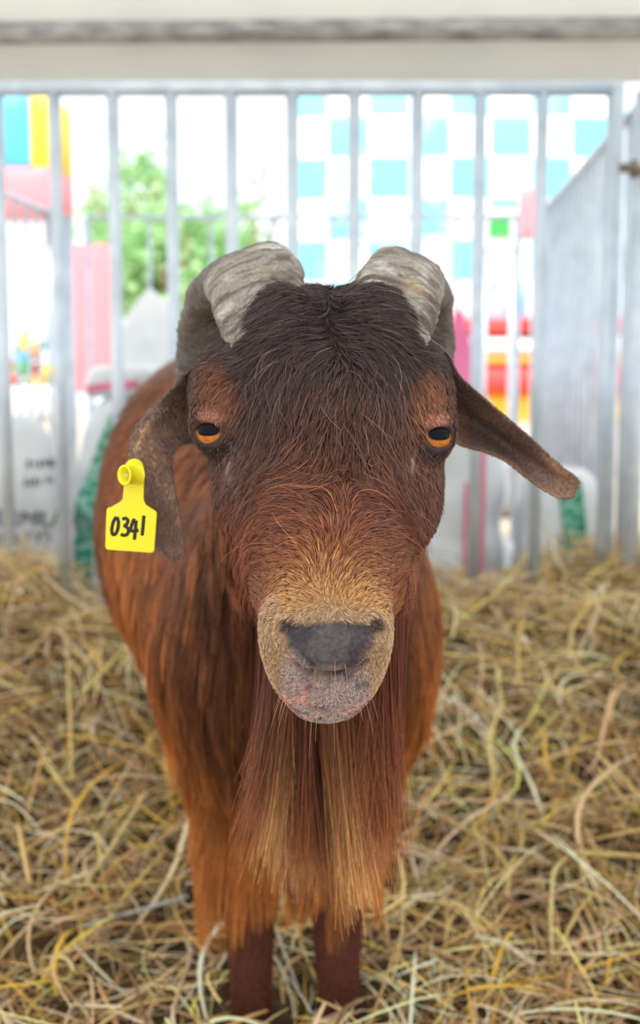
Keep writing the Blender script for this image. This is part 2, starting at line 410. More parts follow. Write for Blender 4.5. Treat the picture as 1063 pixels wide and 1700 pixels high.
# left sack with printing
r1, V1 = make_sack('feed_sack', base_at(0, 2.80), (.285, .22, hgt(688, 2.72)), 11, M['sack'], 'upright white feed sack with rows of dark printing, at the far left behind the fence', 0, -.01)
lettering('BERMUTU', 55, 862, 2.7, .060, r1, M['print_black'], rz=-.06, V=V1, shear=.15)
lettering('(LATY)', 40, 892, 2.7, .046, r1, M['print_black'], rz=-.03, V=V1)
for (x0, yy, x1) in ((48, 770, 100), (46, 800, 84)):                # two rows of illegible small print
    m = MB(); g = random.Random(yy)
    xx = x0
    while xx < x1:
        q = P(xx, yy+g.uniform(-1.5, 1.5), 2.7); wd = .0035; h_ = g.uniform(.012, .024)
        m.box((q[0]-wd, front_y(V1, q[0], q[2], .006)-.001, q[2]-h_/2), (q[0]+wd*g.uniform(.5, 2), front_y(V1, q[0], q[2], .006)+.001, q[2]+h_/2)); xx += g.uniform(5, 8)
    m.build('lettering', M['print_black'], r1, False)
# sack with green band, leaning
r2, V2 = make_sack('feed_sack', base_at(172, 2.90), (.185, .22, hgt(655, 2.75)), 12, M['sack'], 'white feed sack with a green stripe between the printed sack and the goat', .0, .06)
stripe(V2, r2, [pxz(200, 672, 2.7), pxz(170, 745, 2.7), pxz(143, 815, 2.7), pxz(126, 850, 2.7), pxz(124, 930, 2.7), pxz(118, 1010, 2.7)], .062, M['print_green'], 'green_stripe')
# sack lying on top with pink print
r3, V3 = make_sack('feed_sack', (P(182, 640, 2.9)[0], 2.92, V2[..., 2].max()-.012), (.17, .18, .10), 13, M['sack'], 'small white sack end with pink print lying on top of the green striped sack', .0, .4, slump=.02)
stripe(V3, r3, [(V3[..., 0].min()+.02, V3[..., 2].min()+.03), (V3[..., 0].mean(), V3[..., 2].min()+.04), (V3[..., 0].max()-.03, V3[..., 2].min()+.045)], .02, M['print_pink'], 'pink_print')
r4, V4 = make_sack('feed_sack', base_at(252, 3.35), (.29, .26, hgt(500, 3.25)), 14, M['sack'], 'tall white sack behind the goat back, left of the horns', .0, .0, peak=.15)
# right: white sack with pink seams, pink sack behind
r5, V5 = make_sack('feed_sack', base_at(760, 2.85), (.235, .24, hgt(642, 2.75)), 15, M['sack'], 'white sack with thin pink seams standing right of the goat face', .0, -.02)
stripe(V5, r5, [pxz(803, 650, 2.75), pxz(800, 760, 2.75), pxz(797, 900, 2.75), pxz(795, 960, 2.75)], .012, M['print_pink'], 'pink_seam')
stripe(V5, r5, [pxz(772, 800, 2.75), pxz(770, 870, 2.75), pxz(768, 960, 2.75)], .010, M['print_pink'], 'pink_seam')
r6, V6 = make_sack('feed_sack', base_at(760, 3.3), (.15, .2, hgt(535, 3.2)), 16, M['pinksack'], 'pink sack with a gathered neck behind the white one, right of the right horn', .0, .0, peak=.12)
r7, V7 = make_sack('feed_sack', base_at(928, 2.74), (.20, .20, hgt(775, 2.70)), 17, M['sack'], 'white sack with a broad green band below the sticking out ear', .0, .0)
stripe(V7, r7, [pxz(938, 795, 2.7), pxz(945, 870, 2.7), pxz(948, 960, 2.7)], .062, M['print_green'], 'green_stripe')
r8, V8 = make_sack('feed_sack', base_at(833, 3.12), (.11, .16, hgt(912, 2.9)), 18, M['sack'], 'low white sack slumped between the pink seamed and the green banded sack', .0, .0)
r9, V9 = make_sack('feed_sack', base_at(842, 6.2), (.30, .25, hgt(752, 6.2)), 19, M['greysack'], 'grey bundle standing on the bare ground in the gap right of the white sack', .0, .0)

# ------------------------------------------------------------------ the goat: one continuous body grown from a distance field
fd = P(543, 1090, .60)-P(543, 560, .74); FL = np.linalg.norm(fd); fd = fd/FL            # down the face
fn = np.cross(fd, [1.0, 0, 0]); fn = fn*(-1 if fn[1] > 0 else 1)                          # out of the face
FA = P(543, 560, .74)
HB = np.stack([np.array([1.0, 0, 0]), fd, fn])                                            # rows = head axes
I3 = np.eye(3)
def ax(*seg):
    out = []
    for a_, b_, st in seg: out += list(np.arange(a_, b_-1e-9, st))
    out.append(seg[-1][1]); return np.array(out)
GX = ax((-.42, -.2, .009), (-.2, -.055, .0026), (-.055, .06, .0017), (.06, .2, .0026), (.2, .24, .009))
GY = ax((.54, .70, .0018), (.70, .86, .0026), (.86, 2.2, .0095))
GZ = ax((0, .57, .0075), (.57, .90, .002), (.90, .95, .006))
FAR = .06
G = np.full((len(GX), len(GY), len(GZ)), FAR, np.float32)
def _rng(c, r): return slice(max(0, np.searchsorted(c, r[0])-1), np.searchsorted(c, r[1])+1)
def _pts(lo, hi):
    sx, sy, sz = _rng(GX, (lo[0], hi[0])), _rng(GY, (lo[1], hi[1])), _rng(GZ, (lo[2], hi[2]))
    X, Y, Z = np.meshgrid(GX[sx], GY[sy], GZ[sz], indexing='ij')
    return (sx, sy, sz), np.stack([X, Y, Z], -1).astype(np.float32)
def put(sl, d, k, op):
    g = G[sl]; d = np.minimum(d, FAR).astype(np.float32)
    if op == 'sub': h = np.clip(.5-.5*(g+d)/k, 0, 1); G[sl] = g*(1-h)-d*h+k*h*(1-h)
    else: h = np.clip(.5+.5*(g-d)/k, 0, 1); G[sl] = g*(1-h)+d*h-k*h*(1-h)
def ell(c, r, k=.02, B=I3, op='add'):
    c = np.array(c, float); r = np.array(r, float); m = r.max()+FAR if op == 'add' else r.max()+k*2
    sl, p = _pts(c-m, c+m); q = (p-c.astype(np.float32))@B.T.astype(np.float32)
    k0 = np.linalg.norm(q/r, axis=-1); k1 = np.linalg.norm(q/(r*r), axis=-1)+1e-9
    put(sl, k0*(k0-1)/k1, k, op)
def cap(a_, b_, ra, rb, k=.02, op='add'):
    a_ = np.array(a_, float); b_ = np.array(b_, float); m = max(ra, rb)+(FAR if op == 'add' else k*2)
    sl, p = _pts(np.minimum(a_, b_)-m, np.maximum(a_, b_)+m)
    ba = (b_-a_).astype(np.float32); pa = p-a_.astype(np.float32)
    h = np.clip((pa@ba)/np.dot(ba, ba), 0, 1)
    put(sl, np.linalg.norm(pa-h[..., None]*ba, axis=-1)-(ra+(rb-ra)*h), k, op)
# trunk
ell((-.135, 1.60, .60), (.190, .46, .245), .05)
ell((-.185, 1.58, .705), (.09, .35, .115), .05)
ell((-.17, 1.93, .60), (.155, .22, .19), .06)
ell((-.030, 1.15, .525), (.158, .17, .20), .06)
ell((-.06, 1.28, .60), (.15, .2, .2), .06)
cap(P(530, 720, .90), (-.03, 1.10, .55), .078, .115, .05)
# legs, hooves
for x, xt in ((-.080, -.095), (.020, .025)):
    cap((xt, 1.13, .46), (x, 1.115, .215), .052, .029, .03)
    cap((x, 1.115, .215), (x, 1.125, .05), .028, .02, .012)
    cap((x, 1.12, .055), (x, 1.11, .0), .024, .030, .008)
for x in (-.275, -.085):
    cap((x, 1.88, .50), (x-.005, 1.84, .36), .085, .05, .04)
    cap((x-.005, 1.84, .36), (x-.01, 1.96, .235), .042, .026, .02)
    cap((x-.01, 1.96, .235), (x-.005, 1.92, .04), .025, .02, .012)
# skull
ell(P(543, 620, .775), (.076, .066, .058), .03, HB)
ell(P(470, 560, .748), (.031, .044, .031), .008, HB); ell(P(622, 560, .748), (.031, .044, .031), .008, HB)
ell(P(378, 655, .748), (.0255, .042, .033), .018, HB); ell(P(692, 655, .748), (.0245, .042, .033), .018, HB)
cap(P(543, 730, .752), P(543, 950, .700), .066, .054, .03)
cap(P(543, 700, .712), P(543, 985, .635), .034, .030, .03)
ell(P(408, 800, .745), (.022, .05, .03), .02, HB); ell(P(682, 800, .745), (.022, .05, .03), .02, HB)
ell(P(543, 900, .775), (.055, .085, .055), .03, HB)
# muzzle
ell(P(541, 1040, .642), (.0400, .036, .038), .016, HB)
ell(P(541, 1082, .640), (.0385, .033, .037), .012, HB)
ell(P(541, 1122, .642), (.0315, .024, .036), .010, HB)
ell(P(541, 1152, .652), (.0240, .018, .030), .006, HB)
ell(P(548, 1060, .605), (.024, .020, .012), .008, HB)
ell(P(484, 1050, .606), (.010, .014, .009), .006, HB); ell(P(618, 1048, .606), (.010, .014, .009), .006, HB)
NL = [P(474, 1037, .598), P(488, 1044, .594), P(499, 1062, .594)]; NR = [P(628, 1035, .598), P(613, 1044, .594), P(604, 1062, .594)]
for q in (NL, NR):
    cap(q[0], q[1], .0030, .0048, .002, 'sub'); cap(q[1], q[2], .0048, .0022, .002, 'sub')
cap(P(546, 1116, .5985), P(547, 1170, .612), .0014, .0016, .002, 'sub')
EYE = [P(358, 716, .729), P(717, 723, .729)]; ER = .0145
EA = []
for s_, e in zip((-1, 1), EYE):
    dirv = np.array([s_*.33, -.93, .02]); dirv /= np.linalg.norm(dirv); EA.append(dirv)
    ell(e+np.array([0, 0, .002]), (.0168, .0175, .0168), .012)                                        # lids bulge
    ell(e+dirv*.018+np.array([0, 0, -.001]), (.0115, .012, .0080), .003, I3, 'sub')
G0 = G

def surface_nets():
    ins = G < 0
    s = np.zeros((len(GX)-1, len(GY)-1, len(GZ)-1), np.uint8)
    for a_ in (0, 1):
        for b_ in (0, 1):
            for c_ in (0, 1): s += ins[a_:ins.shape[0]-1+a_, b_:ins.shape[1]-1+b_, c_:ins.shape[2]-1+c_]
    I = np.argwhere((s > 0) & (s < 8)); idx = -np.ones(s.shape, np.int32); idx[I[:, 0], I[:, 1], I[:, 2]] = np.arange(len(I))
    acc = np.zeros((len(I), 3)); cnt = np.zeros(len(I))
    C8 = [(a_, b_, c_) for a_ in (0, 1) for b_ in (0, 1) for c_ in (0, 1)]
    for a_ in C8:
        for b_ in C8:
            if sum(abs(x-y) for x, y in zip(a_, b_)) == 1 and a_ < b_:
                ia = I+np.array(a_); ib = I+np.array(b_)
                fa = G[ia[:, 0], ia[:, 1], ia[:, 2]]; fb = G[ib[:, 0], ib[:, 1], ib[:, 2]]
                m = (fa < 0) != (fb < 0); t = np.where(m, fa/(fa-fb+1e-12), 0)
                pa = np.stack([GX[ia[:, 0]], GY[ia[:, 1]], GZ[ia[:, 2]]], 1); pb = np.stack([GX[ib[:, 0]], GY[ib[:, 1]], GZ[ib[:, 2]]], 1)
                acc += np.where(m[:, None], pa+(pb-pa)*t[:, None], 0); cnt += m
    V = acc/cnt[:, None]; Fs = []
    for d in range(3):
        sl0 = [slice(None)]*3; sl1 = [slice(None)]*3; sl0[d] = slice(0, -1); sl1[d] = slice(1, None)
        A = ins[tuple(sl0)]; Bq = ins[tuple(sl1)]; E = np.argwhere(A != Bq); u, v_ = [(1, 2), (2, 0), (0, 1)][d]
        E = E[(E[:, u] > 0) & (E[:, v_] > 0)]; E = E[(E[:, u] < s.shape[u]) & (E[:, v_] < s.shape[v_])]
        def at(du, dv): q = E.copy(); q[:, u] += du; q[:, v_] += dv; return idx[q[:, 0], q[:, 1], q[:, 2]]
        q = np.stack([at(-1, -1), at(0, -1), at(0, 0), at(-1, 0)], 1)
        fl = ~A[E[:, 0], E[:, 1], E[:, 2]]; q[fl] = q[fl][:, ::-1]; Fs.append(q)
    return V, np.concatenate(Fs)
def sd(p):
    """distance to the body, read off the grid"""
    out = []
    for c, g in enumerate((GX, GY, GZ)):
        q = np.clip(p[:, c], g[0], g[-1]-1e-6); i = np.clip(np.searchsorted(g, q, 'right')-1, 0, len(g)-2); out.append((i, (q-g[i])/(g[i+1]-g[i])))
    (i, fx), (j, fy), (k, fz) = out; r = 0
    for a_ in (0, 1):
        for b_ in (0, 1):
            for c_ in (0, 1): r = r+G[i+a_, j+b_, k+c_]*(fx if a_ else 1-fx)*(fy if b_ else 1-fy)*(fz if c_ else 1-fz)
    return r
def grad(p, e=.003):
    g = np.stack([sd(p+np.eye(3)[k]*e)-sd(p-np.eye(3)[k]*e) for k in range(3)], 1)
    return g/(np.linalg.norm(g, axis=1)[:, None]+1e-9)
BV, BF = surface_nets()
for _ in range(1):                                                          # one light smoothing pass
    e = np.concatenate([BF[:, [0, 1]], BF[:, [1, 2]], BF[:, [2, 3]], BF[:, [3, 0]]])
    acc = np.zeros_like(BV); cnt = np.zeros(len(BV))
    np.add.at(acc, e[:, 0], BV[e[:, 1]]); np.add.at(acc, e[:, 1], BV[e[:, 0]]); np.add.at(cnt, e[:, 0], 1); np.add.at(cnt, e[:, 1], 1)
    BV = BV*.6+.4*acc/cnt[:, None]

# ---- coat colour, by place on the animal
C_dark = lin(66, 52, 52); C_brow = lin(150, 96, 66); C_mid = lin(88, 61, 53); C_red = lin(124, 70, 48); C_or = lin(164, 102, 60)
C_tan = lin(206, 160, 104); C_beige = lin(190, 158, 124); C_pad = lin(92, 84, 88); C_lip = lin(190, 170, 168); C_pink = lin(230, 172, 162)
C_chest = lin(88, 48, 33); C_chest2 = lin(184, 106, 50); C_body = lin(124, 82, 60); C_leg = lin(106, 56, 42); C_tip = lin(232, 178, 112)
C_side = lin(112, 58, 38)
def mix(a_, b_, t): return a_*(1-t[:, None])+b_*t[:, None]
def hv(p): q = p-FA; return q@fd/FL, q[:, 0]-0.0, q@fn                # how far down the face 0..1, sideways, outwards
PADC = P(548, 1062, .595)
def coat(p, jit=0.0):
    v, x, n = hv(p); xa = np.abs(x-.0044); vj = v+jit; nz = noise(p, 55, 3); n2 = noise(p, 18, 9)
    c = np.tile(C_dark, (len(p), 1))
    c = mix(c, C_mid, sstep(.10, .36, vj+n2*.08))
    c = mix(c, C_red, sstep(.30, .66, vj+nz*.06+n2*.10))
    c = mix(c, C_or, sstep(.66, .82, vj+nz*.03)*sstep(.055, .035, xa))
    c = mix(c, C_tan, sstep(.78, .88, vj*.5+v*.5+nz*.02)*sstep(.044, .030, xa))
    c = mix(c, C_side, sstep(.050, .062, xa)*sstep(.42, .6, v)*.7)
    for e in EYE:                                                           # warm brow over each eye
        d = np.linalg.norm((p-(e+np.array([np.sign(-e[0])*.006, 0, .024])))/np.array([.020, .04, .026]), axis=1); c = mix(c, C_brow, sstep(1.3, .35, d)*.85)
        d = np.linalg.norm((p-(e+np.array([np.sign(-e[0])*.016, 0, -.022])))/np.array([.014, .03, .02]), axis=1); c = mix(c, lin(112, 92, 84), sstep(1.2, .3, d+nz*.2)*.7)
    for e in EYE:
        c = mix(c, lin(196, 134, 112), sstep(.0085, .004, np.linalg.norm((p-(e+np.array([0, -.012, .0115])))*np.array([.6, .5, 1]), axis=1))*.8)
        c = mix(c, lin(60, 50, 50), sstep(.0085, .004, np.linalg.norm((p-(e+np.array([0, -.012, -.0105])))*np.array([.5, .5, 1]), axis=1))*.85)
    # muzzle
    mz = sstep(.872, .915, v+nz*.012)*sstep(.052, .036, -n)
    c = mix(c, C_beige, mz)
    side = sstep(.028, .036, xa)*sstep(.80, .86, v)*sstep(-.046, -.026, n); c = mix(c, C_beige, side)
    q = (p-PADC); 
    u = q@fd; qx = q[:, 0]+.003
    lipd = np.sqrt((qx/.039)**2+((u-.032)/.036)**2)+nz*.10+noise(p, 140, 18)*.06
    lipc = mix(np.tile(C_lip, (len(p), 1)), C_pink, sstep(.2, .6, noise(p, 110, 8))*.7); lipc = mix(lipc, lin(104, 92, 96), sstep(.1, .7, noise(p, 170, 28))*.6)
    c = mix(c, lipc, sstep(1.10, .72, lipd)*(n > -.075)*sstep(-.006, .006, u))
    pw = np.interp(u, [-.012, -.004, .003, .010, .017, .020], [.020, .026, .024, .016, .008, .003])
    padd = np.maximum((np.abs(q[:, 0])-pw)/.006, (np.abs(u-.003)-.0125)/.005)+nz*.30+noise(p, 150, 19)*.25
    for t_ in (NL, NR): d = np.min([np.linalg.norm(p-(t_[0]*(1-k)+t_[1]*k), axis=1) for k in (0, .5, 1)]+[np.linalg.norm(p-(t_[1]*(1-k)+t_[2]*k), axis=1) for k in (.5, 1)], 0); c = mix(c, lin(52, 34, 36), sstep(.0070, .0038, d)*.9)
    c = mix(c, mix(np.tile(C_pad, (len(p), 1)), lin(70, 64, 70), sstep(-.2, .6, noise(p, 90, 29))), sstep(.6, -.45, padd)*(n > -.075))
    for e in EYE:                                                           # pale crust in the inner corners
        d = np.linalg.norm((p-(e+np.array([np.sign(-e[0])*.020, 0, -.020])))/np.array([.012, .05, .020]), axis=1); c = mix(c, lin(196, 186, 178), sstep(1.0, .5, d)*sstep(.25, .5, noise(p, 320, 33))*.7)
    # trunk
    b = sstep(.80, .90, p[:, 1]); z = p[:, 2]
    t = mix(np.tile(C_chest, (len(p), 1)), C_chest2, np.clip(sstep(.55, .30, z)*.55+sstep(.08, .16, np.abs(p[:, 0]+.033))*.5+n2*.2, 0, 1))
    t = mix(t, C_body, sstep(1.22, 1.4, p[:, 1])*sstep(.40, .6, z))
    t = mix(t, C_leg, sstep(.30, .24, z))
    neck = sstep(.60, .72, z)*sstep(1.3, 1.15, p[:, 1]); t = mix(t, lin(136, 82, 54), neck*.6)
    return mix(c, t, b)

# ---- ears: curved, leaf shaped, with a rim and a hollow
def ear(rows, Ys, cup, side, roll=.007, th=.0035, nseg=22, sub=6):
    """rows: outline pairs (edge A, edge B) down the ear; cup: how deep the hollow is at each row"""
    K = len(rows); T = np.linspace(0, K-1, (K-1)*sub+1)
    def sp(vals):
        vals = np.array(vals, float); out = []
        for t in T:
            i = min(int(t), K-2); f = t-i; p0 = vals[max(i-1, 0)]; p1 = vals[i]; p2 = vals[i+1]; p3 = vals[min(i+2, K-1)]
            out.append(.5*((2*p1)+(-p0+p2)*f+(2*p0-5*p1+4*p2-p3)*f*f+(-p0+3*p1-3*p2+p3)*f**3))
        return np.array(out)
    A = sp([P(r[0], r[1], y) for r, y in zip(rows, Ys)]); Bp = sp([P(r[2], r[3], y) for r, y in zip(rows, Ys)]); C = sp(cup); n = len(T)
    front = []; back = []
    for i in range(n):
        for k in range(nseg+1):
            s = k/nseg; q = A[i]*(1-s)+Bp[i]*s; bow = math.sin(math.pi*s)
            q = q+np.array([0, 1.0, .0])*(C[i]*bow-roll*math.exp(-((s-.22)/.15)**2)*math.sin(math.pi*min(1, i/(n-1)*1.15))**.7)
            front.append(q); back.append(q+np.array([0, th+abs(C[i])*.15*bow, 0]))
    m = nseg+1; f = []; nb = len(front)
    for i in range(n-1):
        for k in range(nseg):
            a_ = i*m+k; f.append((a_, a_+1, a_+m+1, a_+m)[::-1] if False else (a_, a_+m, a_+m+1, a_+1)); f.append((nb+a_, nb+a_+1, nb+a_+m+1, nb+a_+m))
        f.append((i*m, nb+i*m, nb+(i+1)*m, (i+1)*m)); f.append((i*m+nseg, (i+1)*m+nseg, nb+(i+1)*m+nseg, nb+i*m+nseg))
    for i in (0, n-1):
        for k in range(nseg): a_ = i*m+k; f.append((a_, a_+1, nb+a_+1, nb+a_))
    return np.array(front+back), f, n, m
EL = ear([(392, 600, 392, 715), (352, 585, 352, 735), (318, 612, 330, 737), (281, 650, 306, 738), (240, 690, 290, 748), (216, 738, 285, 768), (218, 790, 290, 812),
          (232, 838, 297, 850), (246, 880, 303, 888), (262, 912, 304, 914), (283, 931, 297, 928)],
         [.815, .785, .78, .77, .755, .745, .74, .735, .733, .733, .735], [.020, .035, .03, .018, -.004, -.010, -.004, .006, .010, .006, .001], -1)
ER_ = ear([(690, 605, 690, 715), (738, 585, 738, 728), (762, 622, 772, 742), (800, 658, 810, 752), (845, 696, 840, 766), (880, 726, 868, 788), (908, 752, 892, 806),
           (932, 774, 914, 820), (952, 788, 934, 828), (964, 800, 952, 824)],
          [.815, .785, .775, .765, .757, .750, .745, .742, .740, .740], [.020, .036, .044, .044, .038, .028, .016, .010, .007, .002], 1)

goat = empty('goat', (-.035, 1.12, 0))
tag(goat, 'reddish brown billy goat with curved grey horns and drooping ears standing in straw', 'goat')
allv = [BV]; allf = [tuple(f) for f in BF]; off = len(BV); ear_sets = []
for (v, f, n_, m_) in (EL, ER_): allv.append(v); allf += [tuple(i+off for i in q) for q in f]; ear_sets.append((off, off+len(v))); off += len(v)
allv = np.vstack(allv)
body = mesh_obj('body', allv, allf, M['skin'], goat)
colr = coat(allv)*.72
C_ear = lin(134, 108, 98); C_ear2 = lin(186, 142, 104)
for (a_, b_) in ear_sets:
    p = allv[a_:b_]; colr[a_:b_] = mix(np.tile(C_ear, (b_-a_, 1)), C_ear2, sstep(-.1, .7, noise(p, 30, 2)))*.8
at = body.data.color_attributes.new('Col', 'FLOAT_COLOR', 'POINT'); at.data.foreach_set('color', np.hstack([colr, np.ones((len(colr), 1))]).ravel())

# ---- eyes
def make_eye(e, dirv, s_):
    n = 40; v = []; f = []; z = dirv; x = np.cross([0, 0, 1.0], z); x /= np.linalg.norm(x); y = np.cross(z, x)
    for j in range(n+1):
        th = math.pi*j/n
        for i in range(n): ph = 2*math.pi*i/n; v.append(e+ER*(z*math.cos(th)+math.sin(th)*(x*math.cos(ph)+y*math.sin(ph))))
    for j in range(n):
        for i in range(n): f.append((j*n+i, (j+1)*n+i, (j+1)*n+(i+1) % n, j*n+(i+1) % n))
    o = mesh_obj('eye', v, f, M['eye'], goat); v = np.array(v)
    # dark wet pupil: a wide horizontal bar of its own, thin shell on the ball
    pv = []; pf = []; a_ = 24; b_ = 8
    for j in range(b_+1):
        for i in range(a_+1):
            u = (i/a_*2-1); wv = (j/b_*2-1); uu = u*.76; ww = wv*.40*math.sqrt(max(0, 1-abs(u)**3.5))+.19
            d = z+x*uu+y*ww; d /= np.linalg.norm(d); pv.append(e+d*ER*1.012)
    for j in range(b_):
        for i in range(a_): q = j*(a_+1)+i; pf.append((q, q+1, q+a_+2, q+a_+1))
    mesh_obj('pupil', pv, pf, M['pupil'], o)
M['eye'] = material('amber_eye', rgb(206, 128, 50), .2, spec=.35, noise_col=(300, rgb(160, 92, 34), .4, .7, one))
M['pupil'] = material('black_wet_pupil', rgb(9, 11, 22), .22, spec=.12)
for e, d_, s_ in zip(EYE, EA, (-1, 1)): make_eye(e, d_, s_)

# ---- horns
def horn(cs, wv, hw, th):
    K = len(cs); sub = 14; T = np.linspace(0, K-1, (K-1)*sub+1)
    def sp(vals):
        vals = np.array(vals, float); out = []
        for t in T:
            i = min(int(t), K-2); f = t-i; p0 = vals[max(i-1, 0)]; p1 = vals[i]; p2 = vals[i+1]; p3 = vals[min(i+2, K-1)]
            out.append(.5*((2*p1)+(-p0+p2)*f+(2*p0-5*p1+4*p2-p3)*f*f+(-p0+3*p1-3*p2+p3)*f**3))
        return np.array(out)
    C = sp(cs); W = sp(wv); H = sp(hw); TH = sp(th); n = 64; v = []; f = []; cl = []
    arc = np.concatenate([[0], np.cumsum(np.linalg.norm(np.diff(C, axis=0), axis=1))])
    for i in range(len(T)):
        t = C[min(i+1, len(C)-1)]-C[max(i-1, 0)]; t /= np.linalg.norm(t); wq = W[i]-t*np.dot(W[i], t); wq /= np.linalg.norm(wq); nn = np.cross(wq, t)
        for k in range(n):
            a_ = 2*math.pi*k/n; c_, s_ = math.cos(a_), math.sin(a_); e = .8
            q = C[i]+wq*H[i]*np.sign(c_)*abs(c_)**e+nn*TH[i]*np.sign(s_)*abs(s_)**e; v.append(q)
            cl.append((arc[i], a_))
    v = np.array(v); cl = np.array(cl); ctr = np.repeat(C, n, axis=0); rd_ = v-ctr; L_ = np.linalg.norm(rd_, axis=1)[:, None]+1e-9
    wob = noise(v, 40, 4)*.004
    ridge = np.sin((cl[:, 0]+wob)*2*math.pi/.0075)*(.0004+.0006*(noise(v, 30, 77)+1)/2)+noise(v, 150, 6)*.0012+noise(v, 60, 7)*.0018
    tipf = 1-sstep(arc[-1]*.8, arc[-1], cl[:, 0])
    v = v+rd_/L_*(ridge*(.3+.7*tipf))[:, None]
    for i in range(len(T)-1):
        for k in range(n): f.append((i*n+k, i*n+(k+1) % n, (i+1)*n+(k+1) % n, (i+1)*n+k))
    f += [tuple(reversed(range(n))), tuple(range((len(T)-1)*n, len(T)*n))]
    g1 = noise(np.stack([cl[:, 0]*330, cl[:, 1]*1.3, cl[:, 1]*0], 1), 1, 11); g2 = noise(v, 90, 12); g3 = noise(v, 240, 13)
    c = np.tile(lin(148, 140, 132), (len(v), 1)); c = mix(c, lin(198, 194, 188), sstep(0, .7, g2+g1*.5+g3*.3)*.8); c = mix(c, lin(104, 90, 82), sstep(.0, .5, g1+g3*.4)*.95); c = mix(c, lin(84, 74, 68), sstep(.25, .6, g1+g2*.6)*.5)
    c = mix(c, lin(188, 168, 132), sstep(.3, .8, noise(v, 45, 14))*.5)
    c = mix(c, lin(98, 88, 84), sstep(.075, .105, cl[:, 0])*.85)  # rear sweep darker: its shade behind the head is painted into the horn colour
    return v, f, c
def add_horn(v, f, c):
    o = mesh_obj('horn', v, f, M['horn'], goat); a_ = o.data.color_attributes.new('Col', 'FLOAT_COLOR', 'POINT'); a_.data.foreach_set('color', np.hstack([c, np.ones((len(c), 1))]).ravel())
    bpy.context.view_layer.update(); return o
wl = P(500, 482, .75)-P(372, 556, .745); wl2 = P(478, 400, .80)-P(342, 462, .79)
add_horn(*horn([P(452, 560, .735), P(436, 518, .752), P(422, 464, .785), P(400, 458, .835), P(362, 500, .885), P(334, 570, .91), P(318, 640, .92), P(312, 690, .915)],
               [wl, wl, wl2, wl2, P(400, 480, .9)-P(330, 500, .9), P(380, 560, .9)-P(300, 560, .9), P(360, 620, .9)-P(300, 620, .9), P(350, 620, .9)-P(300, 620, .9)],
               [.031, .034, .036, .034, .028, .022, .014, .004], [.016, .017, .019, .019, .018, .015, .010, .003]))
wr = P(722, 556, .745)-P(594, 482, .75); wr2 = P(716, 470, .79)-P(602, 412, .80)
add_horn(*horn([P(638, 560, .735), P(654, 520, .752), P(668, 472, .785), P(682, 462, .835), P(700, 500, .885), P(718, 570, .91), P(728, 640, .92), P(732, 690, .915)],
               [wr, wr, wr2, wr2, P(740, 500, .9)-P(670, 480, .9), P(750, 560, .9)-P(680, 560, .9), P(750, 620, .9)-P(690, 620, .9), P(750, 620, .9)-P(700, 620, .9)],
               [.030, .0315, .0315, .030, .026, .020, .013, .004], [.016, .017, .019, .019, .018, .015, .010, .003]))

# ---- hair
import time; T0 = time.time()
V0 = allv; tri = np.array([q for f in allf for q in ((f[0], f[1], f[2]), (f[0], f[2], f[3]))]); nbody = len(BF)*2
tc_ = V0[tri].mean(1); tn = np.cross(V0[tri[:, 1]]-V0[tri[:, 0]], V0[tri[:, 2]]-V0[tri[:, 0]]); ta = np.linalg.norm(tn, axis=1)/2; tn /= (2*ta[:, None]+1e-12)
def sample(N, weight, mask):
    wgt = ta*weight*mask; i = rng.choice(len(tri), N, p=wgt/wgt.sum()); u = np.sqrt(rng.random(N)); v = rng.random(N)
    t = V0[tri[i]]; return t[:, 0]*(1-u)[:, None]+t[:, 1]*(u*(1-v))[:, None]+t[:, 2]*(u*v)[:, None], tn[i], i
def make_hair(name, pts, rad, colors, mat=None):
    """pts (N,K,3) in the world; rad (N,K); colors (N,K,3)"""
    N, K, _ = pts.shape; cu = bpy.data.hair_curves.new(name); cu.add_curves([K]*N)
    cu.position_data.foreach_set('vector', (pts-parent_origin(goat)).astype(np.float32).ravel())
    a_ = cu.attributes.get('radius') or cu.attributes.new('radius', 'FLOAT', 'POINT'); a_.data.foreach_set('value', rad.astype(np.float32).ravel())
    a_ = cu.attributes.new('Col', 'FLOAT_COLOR', 'POINT'); a_.data.foreach_set('color', np.concatenate([colors, np.ones((N, K, 1))], 2).astype(np.float32).ravel())
    cu.materials.append(mat or M['fur']); o = bpy.data.objects.new(name, cu); col.objects.link(o); o.parent = goat; return o
def nrm(v): return v/(np.linalg.norm(v, axis=-1, keepdims=True)+1e-9)
def grow(root, nor, D, L, K=6, lift=.35, grav=0.0, wob=.15, collide=True, seed=1, wscale=40, mind=.001):
    N = len(root); pts = np.zeros((N, K, 3)); p = root.copy(); pts[:, 0] = p-nor*.0008; st = (L/(K-1))[:, None]
    rnd = rng.normal(size=(N, 3))*wob
    for k in range(1, K):
        n_ = grad(p) if collide else nor
        Dk = D(p) if callable(D) else D
        Dt = nrm(Dk-n_*np.sum(Dk*n_, 1)[:, None])
        w_ = np.stack([noise(p, wscale, seed+q) for q in range(3)], 1)*wob*1.8
        d = nrm(Dt+n_*(lift*(1-k/K))+rnd+w_+np.array([0, 0, -grav*k/K])); p = p+d*st
        if collide:
            s_ = sd(p); m = s_ < mind; 
            if m.any(): p[m] += grad(p[m])*(mind-s_[m])[:, None]
        pts[:, k] = p
    return pts
def clump(pts, ng, amt, pw=1.0):
    N, K, _ = pts.shape; g = rng.choice(N, ng, replace=False); gr = pts[g, 0]; near = np.empty(N, int)
    for a_ in range(0, N, 4000):
        near[a_:a_+4000] = np.argmin(((pts[a_:a_+4000, 0][:, None]-gr[None])**2).sum(2), 1)
    t = (np.linspace(0, 1, K)**pw*amt)[None, :, None]; return pts*(1-t)+pts[g][near]*t, near
